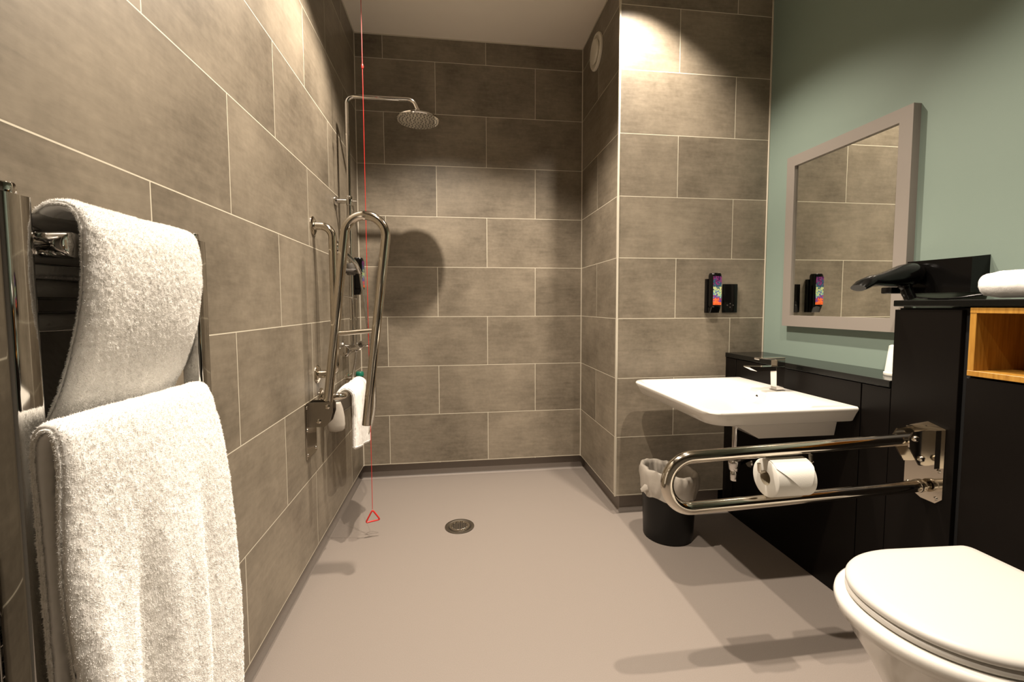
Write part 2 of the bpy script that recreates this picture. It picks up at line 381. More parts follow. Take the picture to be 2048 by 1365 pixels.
# ------------------------------------------------------------------ vertical grab bar, horizontal bar
def flange(mb, c, r=0.034):
    return mb.lathe([(0.0, 0.0), (r, 0.0), (r, 0.003), (r-0.006, 0.007), (r-0.012, 0.008), (0.0, 0.008)], c, 'X', 36)
YV = -0.84
t = thing('vertical_grab_bar', 'upright polished steel grab bar screwed to left tiled wall', 'grab bar', (0, YV, 0.79))
MB().tube(fillet([(0.004, YV, 1.387), (0.074, YV, 1.387), (0.074, YV, 0.789), (0.004, YV, 0.789)], 0.045, 12), 0.016, 24).build('tube', 'steel', t)
for z in (1.387, 0.789):
    flange(MB(), (0, YV, z), 0.038).build('flange', 'steel', t)
t = thing('horizontal_grab_bar', 'short horizontal polished steel bar carrying a white towel, low on left wall', 'grab bar', (0, -0.82, 0.69))
MB().tube(fillet([(0.004, -0.80, 0.690), (0.085, -0.80, 0.684), (0.085, -0.36, 0.684), (0.004, -0.36, 0.690)], 0.034, 10), 0.016, 24).build('tube', 'steel', t)
for y in (-0.80, -0.36):
    flange(MB(), (0, y, 0.690)).build('flange', 'steel', t)

# ------------------------------------------------------------------ folding rail, left, folded up
YL = -0.95
t = thing('folding_grab_rail', 'polished steel folding grab rail swung upright against the left wall', 'grab rail', (0, YL, 0.50))
d_ = Vector((0.065, 0, 0.54)).normalized(); nn = Vector((d_.z, 0, -d_.x))
A = Vector((0.066, YL, 0.665)); sep = 0.152
topc = 1.352-0.0
LT = (1.345-A.z)/d_.z
pts = [A, A+d_*LT]
c0 = A+d_*LT+nn*(sep/2)
arc = [c0-nn*(sep/2)*math.cos(PI*k/24)+d_*(sep/2)*math.sin(PI*k/24) for k in range(1, 24)]
B = A+nn*sep
endB = B+d_*((0.600-B.z)/d_.z)
MB().tube(pts+arc+[B+d_*LT, endB], 0.0172, 28).build('rail_tube', 'steel', t)
q = 0.30
MB().cyl(A+d_*(0.30)+nn*0.012, A+d_*(0.325)+nn*(sep-0.012), 0.0095, 20).build('cross_bar', 'steel', t)
hp = MB().box((0.0, YL-0.055, 0.487), (0.005, YL+0.065, 0.700), 0.002, 1).build('hinge_plate', 'steel', t)
for (y, z) in ((-0.045, 0.685), (-0.045, 0.60), (-0.045, 0.505), (0.05, 0.685), (0.05, 0.505)):
    MB().lathe([(0.0, 0.0035), (0.005, 0.003), (0.0065, 0.0)], (0.005, YL+y, z), 'X', 12).build('screw', 'steel', hp)
for s_ in (-1, 1):
    yy = YL+s_*0.024
    poly = [(0.004, 0.605), (0.062, 0.605), (0.080, 0.622), (0.092, 0.660), (0.092, 0.690), (0.084, 0.700), (0.004, 0.700)]
    ck = MB().prism(poly, 'Y', yy-0.0022, yy+0.0022).build('hinge_cheek', 'brushed', t)
    if s_ < 0:
        for (x, z) in ((0.075, 0.683), (0.042, 0.628)):
            MB().lathe([(0.0, 0.006), (0.005, 0.0055), (0.0085, 0.003), (0.009, 0.0)], (x, yy-0.002, z), '-Y', 18).build('bolt', 'steel', ck)

# ------------------------------------------------------------------ shower gel bottles and socket
def dispenser(name, label, O, ux, n, h=0.198, w=0.062, dep=0.062):
    """O: bottom centre on the wall; ux: along the wall, n: out of the wall"""
    O = Vector(O); ux = Vector(ux); n = Vector(n); z = Vector((0, 0, 1))
    t = thing(name, label, 'dispenser', O)
    def ring(zz, cx, cn, ww, dd, r):
        return [O+ux*a+n*b+z*zz for a, b in rrect(cx, cn, ww, dd, r, 5)]
    MB().loft([ring(zz, 0.0, 0.012, w+0.012, 0.022, 0.004) for zz in (0.0, h*0.86)]).build('wall_holder', 'blackplastic', t)
    MB().loft([ring(0.0, 0, 0.022, w, 0.036, 0.006), ring(h*0.14, 0, 0.028, w, 0.050, 0.006)]).build('holder_foot', 'blackplastic', t)
    hz = [(0.14, 0.9), (0.16, 0.98), (0.2, 1.0), (0.93, 1.0), (0.97, 0.96), (1.0, 0.86)]
    b = MB().loft([ring(h*a, 0.0, 0.038, w*s_, 0.046*s_, 0.014) for a, s_ in hz]).build('bottle', 'blackplastic', t)
    # label wraps the front
    def arc(zz):
        return [O+ux*a+n*b_+z*zz for a, b_ in [(-w*0.40, 0.0617), (w*0.40, 0.0617), (w*0.40, 0.0600), (-w*0.40, 0.0600)]]
    MB().loft([arc(h*0.20), arc(h*0.92)]).build('label', 'label', b)
    MB().loft([ring(h*0.965, 0.012, 0.05, 0.012, 0.014, 0.003), ring(h*1.003, 0.012, 0.05, 0.012, 0.012, 0.003)]).build('clip', 'white', t)
    return t
dispenser('soap_dispenser', 'black soap dispenser with splashed colour label on tiled front wall', (1.850, YF, 1.027), (1, 0, 0), (0, -1, 0), w=0.054)
dispenser('soap_dispenser', 'black dispenser with colour label behind the shower riser, left corner', (0.008, -0.225, 1.128), (0, -1, 0), (1, 0, 0))
t = thing('shaver_socket', 'flat black shaver socket plate beside the soap dispenser', 'socket', (1.955, YF, 1.10))
MB().box((1.914, YF-0.009, 1.027), (1.995, YF, 1.173), 0.003).build('plate', 'blackplastic', t)
mb = MB()
for dx, dz in ((0, 0.008), (0, -0.010), (-0.016, 0), (0.016, 0)):
    mb.cyl((1.955+dx, YF-0.0088, 1.065+dz), (1.955+dx, YF-0.0100, 1.065+dz), 0.0030, 12)
mb.build('pin_holes', 'grey', t)

# ------------------------------------------------------------------ emergency cord
XC, YC = 0.175, -0.68
t = thing('emergency_pull_cord', 'thin red emergency pull cord hanging from the ceiling to floor', 'pull cord', (XC, YC, ZC))
MB().cyl((XC, YC, 0.135), (XC, YC, ZC), 0.0013, 8).build('cord', 'red', t)
MB().lathe([(0.0, -0.009), (0.004, -0.008), (0.0055, 0.0), (0.004, 0.008), (0.0, 0.009)], (XC, YC, 2.10), 'Z', 16).build('bead', 'red', t)
tri = [Vector((XC+a, YC+b, zz)) for a, b, zz in ((0.0, 0, 0.132), (0.032, 0.006, 0.082), (-0.030, -0.006, 0.076))]
P_ = []
for i in range(3):
    p, a, b = tri[i], tri[i-1], tri[(i+1) % 3]
    A_ = p+(a-p).normalized()*0.010; B_ = p+(b-p).normalized()*0.010
    for k in range(5):
        s_ = k/4; P_.append(A_*(1-s_)**2+p*2*s_*(1-s_)+B_*s_*s_)
MB().tube(P_, 0.0036, 10, closed=True).build('triangle_handle', 'red', t)

# small green capped fitting behind the towel
t = thing('green_capped_bottle', 'small bottle with green cap just visible behind the white towel', 'bottle', (0.035, -0.215, 0.575))
# rests on a little wire tray hooked to the grab bar flange
MB().lathe([(0.0, 0.0), (0.020, 0.0), (0.022, 0.004), (0.022, 0.095), (0.014, 0.108)], (0.035, -0.215, 0.575), 'Z', 28, True).build('bottle_body', 'grey', t)
MB().lathe([(0.0, 0.106), (0.021, 0.106), (0.022, 0.110), (0.021, 0.124), (0.017, 0.130), (0.0, 0.131)], (0.035, -0.215, 0.575), 'Z', 28, True).build('cap', 'green', t)
mb = MB()
for z in (0.571, 0.615):
    mb.tube([(0.035+0.026*math.cos(a), -0.215+0.026*math.sin(a), z) for a in [2*PI*k/20 for k in range(20)]], 0.0018, 8, closed=True)
mb.box((0.010, -0.240, 0.5695), (0.060, -0.190, 0.5745), 0.001, 1).box((0.0, -0.222, 0.567), (0.010, -0.208, 0.619), 0.001, 1)
tag(mb.build('wall_caddy', 'chrome', loc=(0, -0.215, 0.570)), 'little chrome wire caddy holding the green capped bottle', 'shower caddy')

# ------------------------------------------------------------------ terry cloth
def terry(name, surf, nu, nv, thick, mt, seed=0, blades=0, blen=0.004, amp=0.0012, parent=None, loc=None, bw=0.00027, two=False, droop=0.35):
    """surf(u,v)->Vector, cloth with thickness and a pile of small loops; all in one mesh"""
    rs = np.random.RandomState(seed)
    P = np.array([[surf(i/nu, j/nv)[:] for j in range(nv+1)] for i in range(nu+1)], dtype=float)[:, ::-1]
    du = np.gradient(P, axis=0); dv = np.gradient(P, axis=1)
    N = np.cross(du, dv); N /= (np.linalg.norm(N, axis=2, keepdims=True)+1e-12)
    nz = np.array([[noise.noise(Vector(P[i, j])*170) + 0.8*noise.noise(Vector(P[i, j])*420) + 0.7*noise.noise(Vector(P[i, j])*40) for j in range(nv+1)] for i in range(nu+1)])
    # the cloth rounds off towards its side hems
    dd = np.linalg.norm(P[1:]-P[:-1], axis=2).mean(1); ss = np.concatenate([[0], np.cumsum(dd)]); ed = np.minimum(ss, ss[-1]-ss)
    tp = np.sqrt(1-(1-np.clip(ed/(thick*0.9), 0, 1))**2)*0.8+0.2
    half = thick/2*tp[:, None, None]
    A = P+N*(half+amp*nz[..., None]); B = P-N*(half+amp*nz[..., None])
    n1 = (nu+1)*(nv+1)
    idx = np.arange(n1).reshape(nu+1, nv+1)
    q = np.stack([idx[:-1, :-1], idx[1:, :-1], idx[1:, 1:], idx[:-1, 1:]], -1).reshape(-1, 4)
    faces = [tuple(x) for x in q.tolist()]+[tuple((x[::-1]+n1).tolist()) for x in q]
    per = list(idx[:, 0])+list(idx[-1, 1:])+list(idx[::-1, -1][1:])+list(idx[0, ::-1][1:-1])
    # rounded rim
    verts = np.concatenate([A.reshape(-1, 3), B.reshape(-1, 3)])
    Pf = P.reshape(-1, 3); Nf = N.reshape(-1, 3); m_ = len(per)
    outs = []
    for a in per:
        i_, j_ = divmod(int(a), nv+1); out = np.zeros(3)
        if i_ == 0: out -= du[i_, j_]/np.linalg.norm(du[i_, j_])
        if i_ == nu: out += du[i_, j_]/np.linalg.norm(du[i_, j_])
        if j_ == 0: out -= dv[i_, j_]/(np.linalg.norm(dv[i_, j_])+1e-9)
        if j_ == nv: out += dv[i_, j_]/(np.linalg.norm(dv[i_, j_])+1e-9)
        outs.append(out/np.linalg.norm(out))
    outs = np.array(outs); pp = Pf[per]; pN = Nf[per]; ht = np.repeat(tp, nv+1)[per][:, None]*thick/2
    rows = [np.array(per)]; extra = []; o_ = len(verts)
    for an in (45, 90, 135):
        c_, s_ = math.cos(math.radians(an)), math.sin(math.radians(an))
        extra.append(pp+pN*c_*ht+outs*s_*ht); rows.append(o_+np.arange(m_)); o_ += m_
    rows.append(np.array(per)+n1)
    verts = np.concatenate([verts]+extra)
    for ra, rb in zip(rows[:-1], rows[1:]):
        ra = ra.tolist(); rb = rb.tolist()
        for k in range(m_):
            l = (k+1) % m_; faces.append((ra[k], ra[l], rb[l], rb[k]))
    base = len(verts)-m_
    V = [verts]; F = faces
    if blades:
        ar = np.linalg.norm(np.cross(du, dv), axis=2)[:-1, :-1].ravel(); pr = ar/ar.sum()
        ids = rs.choice(len(pr), blades, p=pr); ii, jj = np.divmod(ids, nv)
        fu = rs.rand(blades, 1); fv = rs.rand(blades, 1)
        def lerp(X):
            return (X[ii, jj]*(1-fu)*(1-fv)+X[ii+1, jj]*fu*(1-fv)+X[ii, jj+1]*(1-fu)*fv+X[ii+1, jj+1]*fu*fv)
        sgn = np.ones((blades, 1))
        if two: sgn[rs.rand(blades) < 0.3] = -1
        base_ = np.where(sgn > 0, lerp(A), lerp(B)); nn_ = lerp(N)*sgn
        # some of the pile stands on the rim
        nr = int(blades*0.1); kk = rs.randint(0, m_, nr); an = rs.rand(nr, 1)*PI
        k2 = (kk+1) % m_; t_ = rs.rand(nr, 1)
        pb = pp[kk]*(1-t_)+pp[k2]*t_; dirr = pN[kk]*np.cos(an)+outs[kk]*np.sin(an)
        base_[:nr] = pb+dirr*ht[kk]; nn_[:nr] = dirr
        # clumped lean
        cl = np.array([[noise.noise(Vector(p)*160), noise.noise(Vector(p)*160+Vector((9, 3, 1))), noise.noise(Vector(p)*160+Vector((2, 7, 5)))] for p in base_.tolist()])
        dr = nn_+cl*0.75+rs.randn(blades, 3)*0.22+np.array([0, 0, -droop]); dr /= np.linalg.norm(dr, axis=1, keepdims=True)
        side = np.cross(dr, rs.randn(blades, 3)); side /= np.linalg.norm(side, axis=1, keepdims=True)
        ln = blen*(0.55+0.7*rs.rand(blades, 1))
        b0 = base_-nn_*0.0008; w_ = bw*(0.7+0.6*rs.rand(blades, 1))
        tip = b0+dr*ln
        mid = b0+dr*ln*0.6
        bend = rs.randn(blades, 3)*ln*0.10
        v4 = np.stack([b0-side*w_, b0+side*w_, mid+side*w_*0.8+bend*0.5, tip+bend, mid-side*w_*0.8+bend*0.5], 1).reshape(-1, 3)
        o_ = base+m_; V.append(v4)
        k5 = o_+np.arange(blades)*5
        F = F+[(a, a+1, a+2, a+3, a+4) for a in k5.tolist()]
    VV = np.concatenate(V)
    off = np.array(parent_origin(parent) if parent else (loc or (0, 0, 0)))
    me = bpy.data.meshes.new(name); me.from_pydata((VV-off).tolist(), [], F); me.materials.append(M[mt])
    me.polygons.foreach_set('use_smooth', [True]*len(me.polygons))
    o = bpy.data.objects.new(name, me); COL.objects.link(o)
    if parent: o.parent = parent
    else: o.location = off
    return o
def prof_fn(keys):
    """arc-length parametrised smooth curve through 2D/3D keys"""
    c = catmull([(*k, 0)[:3] for k in keys], 16); d = [0]
    for a, b in zip(c[:-1], c[1:]): d.append(d[-1]+(b-a).length)
    T = d[-1]
    def f(s_):
        x = s_*T; lo, hi = 0, len(d)-1
        while hi-lo > 1:
            md = (lo+hi)//2
            if d[md] <= x: lo = md
            else: hi = md
        k = (x-d[lo])/max(1e-9, d[hi]-d[lo]); return c[lo].lerp(c[hi], k)
    return f

# ------------------------------------------------------------------ towel radiator
t = thing('towel_radiator', 'tall chrome ladder towel radiator on the left tiled wall', 'radiator', (0.085, -1.98, 0.35))
def post(y0, y1):
    p = MB().loft([[(x, y, z) for x, y in rrect(0.0845, (y0+y1)/2, 0.033, y1-y0, 0.006, 5)] for z in (0.36, 1.186)]).build('post', 'radiator', t, ang=50)
    cy = (y0+y1)/2
    MB().cyl((0.084, cy, 1.186), (0.084, cy, 1.199), 0.0125, 28, bev=0.002).build('end_cap', 'chrome', p)
    MB().cyl((0.0, cy, 1.10), (0.070, cy, 1.10), 0.008, 16).build('wall_stub', 'chrome', p)
post(-2.182, -2.147); post(-1.843, -1.808)
RZ = [1.165, 1.128, 1.088, 1.048, 0.885, 0.850, 0.825, 0.70, 0.66, 0.62, 0.50, 0.46, 0.42]
for z in RZ:
    pts = [(0.070+0.010*math.sin(PI*k/16), -2.150+0.31*k/16, z) for k in range(17)]
    mb = MB(); rings = []
    for k in range(17):
        x, y, zz = pts[k]
        rings.append([(x+0.0085*math.cos(a), y, zz+0.0125*math.sin(a)) for a in [2*PI*i/20 for i in range(20)]])
    mb.loft(rings).build('rail', 'radiator', t, ang=60)
MB().box((0.034, -2.150, 0.38), (0.038, -1.840, 1.160), 0.001, 1).build('back_panel', 'radiator', t)
vv = MB().cyl((0.070, -2.118, 1.139), (0.116, -2.118, 1.139), 0.0155, 32, bev=0.003).lathe([(0.0, 0.05), (0.009, 0.049), (0.010, 0.046), (0.011, 0.044)], (0.067, -2.118, 1.139), 'X', 24).build('bleed_valve', 'chrome', t)

# upper towel over the top rail
pn = prof_fn([(0.050, 1.105), (0.058, 1.150), (0.078, 1.183), (0.106, 1.186), (0.124, 1.160), (0.129, 1.120), (0.128, 1.085), (0.122, 1.045), (0.108, 0.992), (0.088, 0.942), (0.064, 0.905)])
pf = prof_fn([(0.046, 1.115), (0.054, 1.165), (0.072, 1.190), (0.094, 1.190), (0.104, 1.160), (0.107, 1.115), (0.105, 1.078), (0.097, 1.026), (0.076, 0.968), (0.053, 0.925), (0.048, 0.895)])
def s1(u, v):
    a = pn(v); b = pf(v); y = -2.117+(-1.846+2.117)*u
    k = u
    x = a.x*(1-k)+b.x*k; z = a.y*(1-k)+b.y*k
    x += 0.006*math.sin(PI*u)*smoothstep(v*2)
    x += 0.0025*math.sin(u*9+v*3) - 0.009*max(0.0, 1-u/0.09)**2*smoothstep((v-0.25)*5)
    return Vector((x, y+0.004*math.sin(v*7), z))
tag(terry('hand_towel', s1, 170, 130, 0.014, 'towel', 3, 200000, 0.0025, 0.0011, loc=(0.09, -1.98, 1.18)), 'thick white towel draped over the top rail of the chrome radiator', 'towel', )
# lower bath towel over a lower rail, two layers
pn2 = prof_fn([(0.140, 0.30), (0.137, 0.60), (0.134, 0.84), (0.133, 0.905), (0.137, 0.934), (0.150, 0.938), (0.156, 0.905), (0.156, 0.86), (0.156, 0.78), (0.158, 0.66), (0.158, 0.50), (0.157, 0.30)])
pf2 = prof_fn([(0.106, 0.30), (0.106, 0.60), (0.100, 0.84), (0.094, 0.900), (0.097, 0.921), (0.112, 0.922), (0.124, 0.885), (0.138, 0.815), (0.146, 0.72), (0.149, 0.61), (0.151, 0.50), (0.147, 0.30)])
def s2(u, v):
    a = pn2(v); b = pf2(v); y = -2.205+(-1.856+2.205)*u
    k = smoothstep(u)*0.5+u*0.5
    x = a.x*(1-k)+b.x*k; z = a.y*(1-k)+b.y*k
    f = smoothstep((v-0.50)*4)
    dn = max(0.0, 0.92-z)
    x += f*(0.013*math.sin(u*13.0+0.4+dn*1.2)+0.004*math.sin(u*31+dn*3))*smoothstep(dn*4)*(1-u**5)
    x -= 0.012*max(0.0, 1-u/0.10)**2*f
    return Vector((x, y+0.006*math.sin(v*9)*f, z))
tag(terry('bath_towel', s2, 200, 300, 0.0165, 'towel', 5, 400000, 0.0026, 0.0012, loc=(0.12, -2.02, 0.93)), 'long white bath towel hanging down the radiator below another towel', 'towel')

# towel on the horizontal bar
pa = prof_fn([(0.040, 0.585), (0.041, 0.64), (0.052, 0.685), (0.085, 0.708), (0.116, 0.684), (0.121, 0.62), (0.123, 0.55), (0.122, 0.45)])
def s3(u, v):
    a = pa(v); y = -0.755+0.30*u
    z = a.y + (-0.055*u if v > 0.7 else 0.0)*smoothstep((v-0.7)*4)
    x = a.x+0.004*math.sin(u*11+v*5)
    return Vector((x, y, z))
tw = thing('face_towel', 'small white towel hung over the short horizontal bar', 'towel', (0.085, -0.56, 0.70))
terry('cloth', s3, 50, 90, 0.020, 'towel', 9, 22000, 0.0022, 0.001, parent=tw)
# rounded folded end hanging beneath the bar end, towards the hinge
mb = MB(); rings = []
for z, w_, d2 in ((0.538, 0.026, 0.020), (0.541, 0.054, 0.034), (0.548, 0.068, 0.042), (0.566, 0.073, 0.046), (0.60, 0.070, 0.045), (0.635, 0.058, 0.040), (0.655, 0.046, 0.036), (0.664, 0.040, 0.034)):
    rings.append([(0.058+a, -0.80+b, z) for a, b in [(w_/2*math.cos(2*PI*k/28), d2/2*math.sin(2*PI*k/28)) for k in range(28)]])
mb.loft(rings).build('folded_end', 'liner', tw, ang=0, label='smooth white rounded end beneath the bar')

# ------------------------------------------------------------------ ledge unit and tall unit
XF = 1.945
t = thing('low_boxing_unit', 'low black panelled ledge unit behind the washbasin', 'cabinet', (2.05, -1.05, 0))
for y0, y1 in ((-0.697, YF), (-1.377, -0.701), (-1.480, -1.381)):
    MB().box((XF, y0, 0.0), (XF+0.016, y1, 0.796), 0.001, 1).build('front_panel', 'black', t)
MB().box((XF+0.017, -1.48, 0.0), (W2, YF, 0.795)).build('carcass', 'blackgap', t)
MB().box((XF-0.004, -1.480, 0.799), (W2, YF, 0.822), 0.002, 1).build('ledge_top', 'blacktop', t)
t = thing('tall_boxing_unit', 'tall black unit with a wooden niche, behind the toilet', 'cabinet', (2.05, -2.0, 0))
YE = -2.75
MB().box((XF, -1.668, 0.0), (XF+0.016, -1.482, 1.050), 0.001, 1).build('front_panel', 'black', t)
MB().box((XF+0.001, YE, 0.0), (XF+0.016, -1.686, 0.866), 0.001, 1).build('front_panel', 'black', t)
MB().box((XF+0.017, -2.115, 0.0), (W2, -1.484, 0.862)).box((XF+0.017, -1.684, 0.862), (W2, -1.484, 1.055)).box((XF+0.017, YE, 0.0), (W2, -2.115, 1.055)).build('carcass', 'blackgap', t)
MB().box((XF+0.001, YE, 0.870), (XF+0.016, -2.118, 1.055), 0.001, 1).build('front_panel', 'black', t)
MB().box((XF-0.006, YE, 1.060), (W2, -1.480, 1.079), 0.002, 1).build('top_board', 'blacktop', t)
y0, y1, z0, z1, p = -2.112, -1.688, 0.872, 1.057, 0.015
n_ = MB().box((XF-0.002, y0, z0), (2.14, y1, z0+p), 0.001, 1).box((XF-0.002, y0, z1-p), (2.14, y1, z1), 0.001, 1).box((XF-0.001, y1-p, z0+p), (2.14, y1, z1-p), 0.0007, 1).box((XF-0.001, y0, z0+p), (2.14, y0+p, z1-p), 0.0007, 1).box((2.125, y0+p, z0+p), (2.14, y1-p, z1-p)).build('niche_box', 'wood', t, label='open plywood niche')

# ------------------------------------------------------------------ washbasin
ZB = 0.712
t = thing('washbasin', 'wide white ceramic washbasin with slim rim mounted over the bin', 'washbasin', (1.67, -1.05, 0.62))
bx0, bx1, by0, by1 = 1.392, XF-0.002, -1.380, -0.720
cx, cy, bw_, bl = (bx0+bx1)/2, (by0+by1)/2, bx1-bx0, by1-by0
def brect(ix, iy, r, z, sx=0.0, n=8):
    """basin outline: rounded at the front (low x), nearly square at the wall"""
    x0, x1, y0_, y1_ = bx0+ix, bx1-sx, by0+iy, by1-iy
    o = []
    for (cx_, cy_, a0, rr) in ((x1, y1_, 0, 0.008), (x0, y1_, PI/2, r), (x0, y0_, PI, r), (x1, y0_, 3*PI/2, 0.008)):
        sx_ = 1 if cx_ == x1 else -1; sy_ = 1 if cy_ == y1_ else -1
        for k in range(n+1):
            a = a0+PI/2*k/n
            o.append((cx_-sx_*rr+rr*math.cos(a), cy_-sy_*rr+rr*math.sin(a), z))
    return o
rings = [brect(0.12, 0.14, 0.03, 0.652), brect(0.035, 0.035, 0.06, 0.654), brect(0.020, 0.022, 0.062, 0.660), brect(0.006, 0.008, 0.062, 0.690), brect(0.000, 0.0, 0.062, 0.703), brect(0.001, 0.001, 0.062, 0.708), brect(0.005, 0.005, 0.060, ZB),
         brect(0.020, 0.022, 0.055, ZB)]
# bowl: inner rings, with the tap deck kept at the wall side
def bowl(e, z, dk):
    x0, x1, y0_, y1_ = bx0+0.022+e, bx1-dk, by0+0.026+e*1.5, by1-0.026-e*1.5; rr = 0.05
    o = []
    for (cx_, cy_, a0) in ((x1, y1_, 0), (x0, y1_, PI/2), (x0, y0_, PI), (x1, y0_, 3*PI/2)):
        sx_ = 1 if cx_ == x1 else -1; sy_ = 1 if cy_ == y1_ else -1
        for k in range(9):
            a = a0+PI/2*k/8; o.append((cx_-sx_*rr+rr*math.cos(a), cy_-sy_*rr+rr*math.sin(a), z))
    return o
rings += [bowl(0.0, ZB-0.0005, 0.125), bowl(0.006, ZB-0.004, 0.130), bowl(0.016, ZB-0.016, 0.135), bowl(0.035, ZB-0.034, 0.142), bowl(0.070, ZB-0.046, 0.160), bowl(0.120, ZB-0.052, 0.19)]
body = MB().loft(rings).build('basin_body', 'ceramic', t, ang=50)
# underside housing
hs = []
for z, a, b_ in ((0.652, 0.0, 0.0), (0.640, 0.02, 0.01), (0.585, 0.12, 0.02)):
    hs.append([(x, y, z) for x, y in [(1.52+a, -1.30+b_), (XF-0.002, -1.30+b_), (XF-0.002, -0.80-b_), (1.52+a, -0.80-b_)]])
MB().loft(hs).build('underside_housing', 'ceramic', body, ang=30)
MB().lathe([(0.0, 0.001), (0.0065, 0.001), (0.0065, 0.0)], (bx1-0.1385, -1.045, ZB-0.026), '-X', 20).build('overflow_hole', 'dark', body)
# trap and valves
dr = MB().cyl((1.628, -1.165, 0.655), (1.628, -1.165, 0.600), 0.018, 24, bev=0.002).cyl((1.628, -1.165, 0.600), (1.628, -1.165, 0.490), 0.011, 20).cyl((1.628, -1.165, 0.470), (1.628, -1.165, 0.425), 0.024, 28, r2=0.019, bev=0.004).cyl((1.628, -1.165, 0.49), (1.628, -1.165, 0.468), 0.015, 20).cyl((1.628, -1.165, 0.425), (1.628, -1.165, 0.385), 0.014, 20, bev=0.003).build('waste_trap', 'chrome', t)
MB().cyl((1.64, -1.165, 0.45), (XF, -1.0, 0.45), 0.009, 16).build('waste_pipe', 'blackplastic', dr)
MB().lathe([(0.0, 0.006), (0.020, 0.006), (0.024, 0.001), (0.024, 0.0)], (XF, -0.82, 0.315), '-X', 28).build('pipe_collar', 'chrome', dr)
# mixer tap
tp = MB().box((1.862, -1.085, ZB), (1.902, -1.040, ZB+0.004), 0.0015, 1).loft([[(1.8665, -1.078, ZB+0.004), (1.898, -1.078, ZB+0.004), (1.898, -1.046, ZB+0.004), (1.8665, -1.046, ZB+0.004)], [(1.862, -1.080, 0.812), (1.900, -1.080, 0.812), (1.900, -1.044, 0.812), (1.862, -1.044, 0.812)]]).build('tap', 'chrome', t, ang=20)
MB().loft([[(1.866, -1.079, 0.796), (1.866, -1.045, 0.796), (1.866, -1.045, 0.814), (1.866, -1.079, 0.814)], [(1.80, -1.081, 0.797), (1.80, -1.043, 0.797), (1.80, -1.043, 0.814), (1.80, -1.081, 0.814)], [(1.775, -1.082, 0.796), (1.775, -1.042, 0.796), (1.775, -1.042, 0.815), (1.775, -1.082, 0.815)], [(1.742, -1.082, 0.812), (1.742, -1.042, 0.812), (1.742, -1.042, 0.816), (1.742, -1.082, 0.816)]]).build('spout', 'chrome', tp, ang=20)
MB().box((1.864, -1.080, 0.814), (1.902, -1.044, 0.842), 0.002, 1).box((1.785, -1.078, 0.842), (1.904, -1.046, 0.850), 0.002, 1).build('lever', 'chrome', tp, ang=20)

# ------------------------------------------------------------------ mirror
t = thing('wall_mirror', 'rectangular mirror in a flat taupe frame on the teal wall', 'mirror', (W2, -1.07, 1.36))
mo = [(-1.357, 0.966), (-0.781, 0.966), (-0.781, 1.754), (-1.357, 1.754)]
mi = [(-1.309, 1.016), (-0.829, 1.016), (-0.829, 1.706), (-1.309, 1.706)]
def fr(x, poly): return [(x, *p) for p in poly]
fx = 2.121
MB().loft([fr(W2, mo), fr(fx+0.001, mo), fr(fx, [(a*0.9985-0.0016, b) for a, b in mo]), fr(fx, mi), fr(fx+0.010, mi)], caps=False).build('frame', 'frame', t, ang=20)
MB().box((fx+0.010, -1.312, 1.013), (fx+0.014, -0.826, 1.709)).build('glass', 'mirror', t)

# ------------------------------------------------------------------ cup, rolled towel, hair dryer
MB_ = MB().lathe([(0.0, 0.1045), (0.020, 0.105), (0.0255, 0.102), (0.0345, 0.012), (0.0375, 0.010), (0.038, 0.003), (0.0365, 0.0), (0.034, 0.001), (0.031, 0.03), (0.024, 0.10), (0.0, 0.101)], (2.065, -1.395, 0.822), 'Z', 40)
tag(MB_.build('paper_cup', 'paper', loc=(2.065, -1.395, 0.822)), 'white cup standing upside down on the black ledge', 'cup')

rr_ = 0.037
def s4(u, v):
    a = v*2*PI*2.35; r = rr_-0.0055*(2.35-v*2.35)
    y = -1.662-0.30*u
    pin = 0.82+0.18*smoothstep(min(u, 1-u)*7)
    r *= pin
    return Vector((2.03+r*math.cos(a+2.2)*1.15, y-0.003*math.sin(a), 1.079+0.004+rr_+r*math.sin(a+2.2)))
tag(terry('rolled_towel', s4, 60, 130, 0.004, 'towel', 11, 20000, 0.0018, 0.0006, loc=(2.03, -1.81, 1.079)), 'white towel rolled up on top of the tall black unit', 'towel')

t = thing('hair_dryer', 'glossy black hair dryer resting in a black wall holder', 'hair dryer', (2.12, -1.45, 1.10))
MB().loft([[(W2, -1.580, 1.100), (W2, -1.350, 1.100), (W2, -1.350, 1.215), (W2, -1.580, 1.215)], [(2.095, -1.574, 1.103), (2.095, -1.362, 1.103), (2.095, -1.385, 1.211), (2.095, -1.574, 1.209)]]).build('wall_holder', 'blackplastic', t, ang=20)
MB().box((2.02, -1.400, 1.103), (2.10, -1.362, 1.125), 0.004).build('cradle', 'blackplastic', t)
axp = [((1.868, 1.120), 0.010, 0.028), ((1.885, 1.131), 0.016, 0.030), ((1.912, 1.143), 0.0185, 0.026), ((1.945, 1.147), 0.021, 0.022), ((1.985, 1.153), 0.029, 0.027), ((2.02, 1.160), 0.036, 0.034), ((2.055, 1.165), 0.038, 0.037), ((2.082, 1.168), 0.034, 0.033), ((2.094, 1.168), 0.022, 0.022)]
mb = MB(); rings = []
for (x, z), rz, ry in axp:
    rings.append([(x-(0.006 if x < 1.9 else 0)*math.sin(2*PI*k/28), -1.425+ry*math.cos(2*PI*k/28), z+rz*math.sin(2*PI*k/28)) for k in range(28)])
mb.loft(rings).build('dryer_body', 'blackplastic', t, ang=60)
MB().tube(catmull([(2.035, -1.425, 1.145), (2.040, -1.43, 1.120), (2.046, -1.435, 1.098), (2.050, -1.44, 1.082)], 6), [0.019]*6+[0.017]*6+[0.0165]*6+[0.016], 24).build('handle', 'blackplastic', t, ang=60)
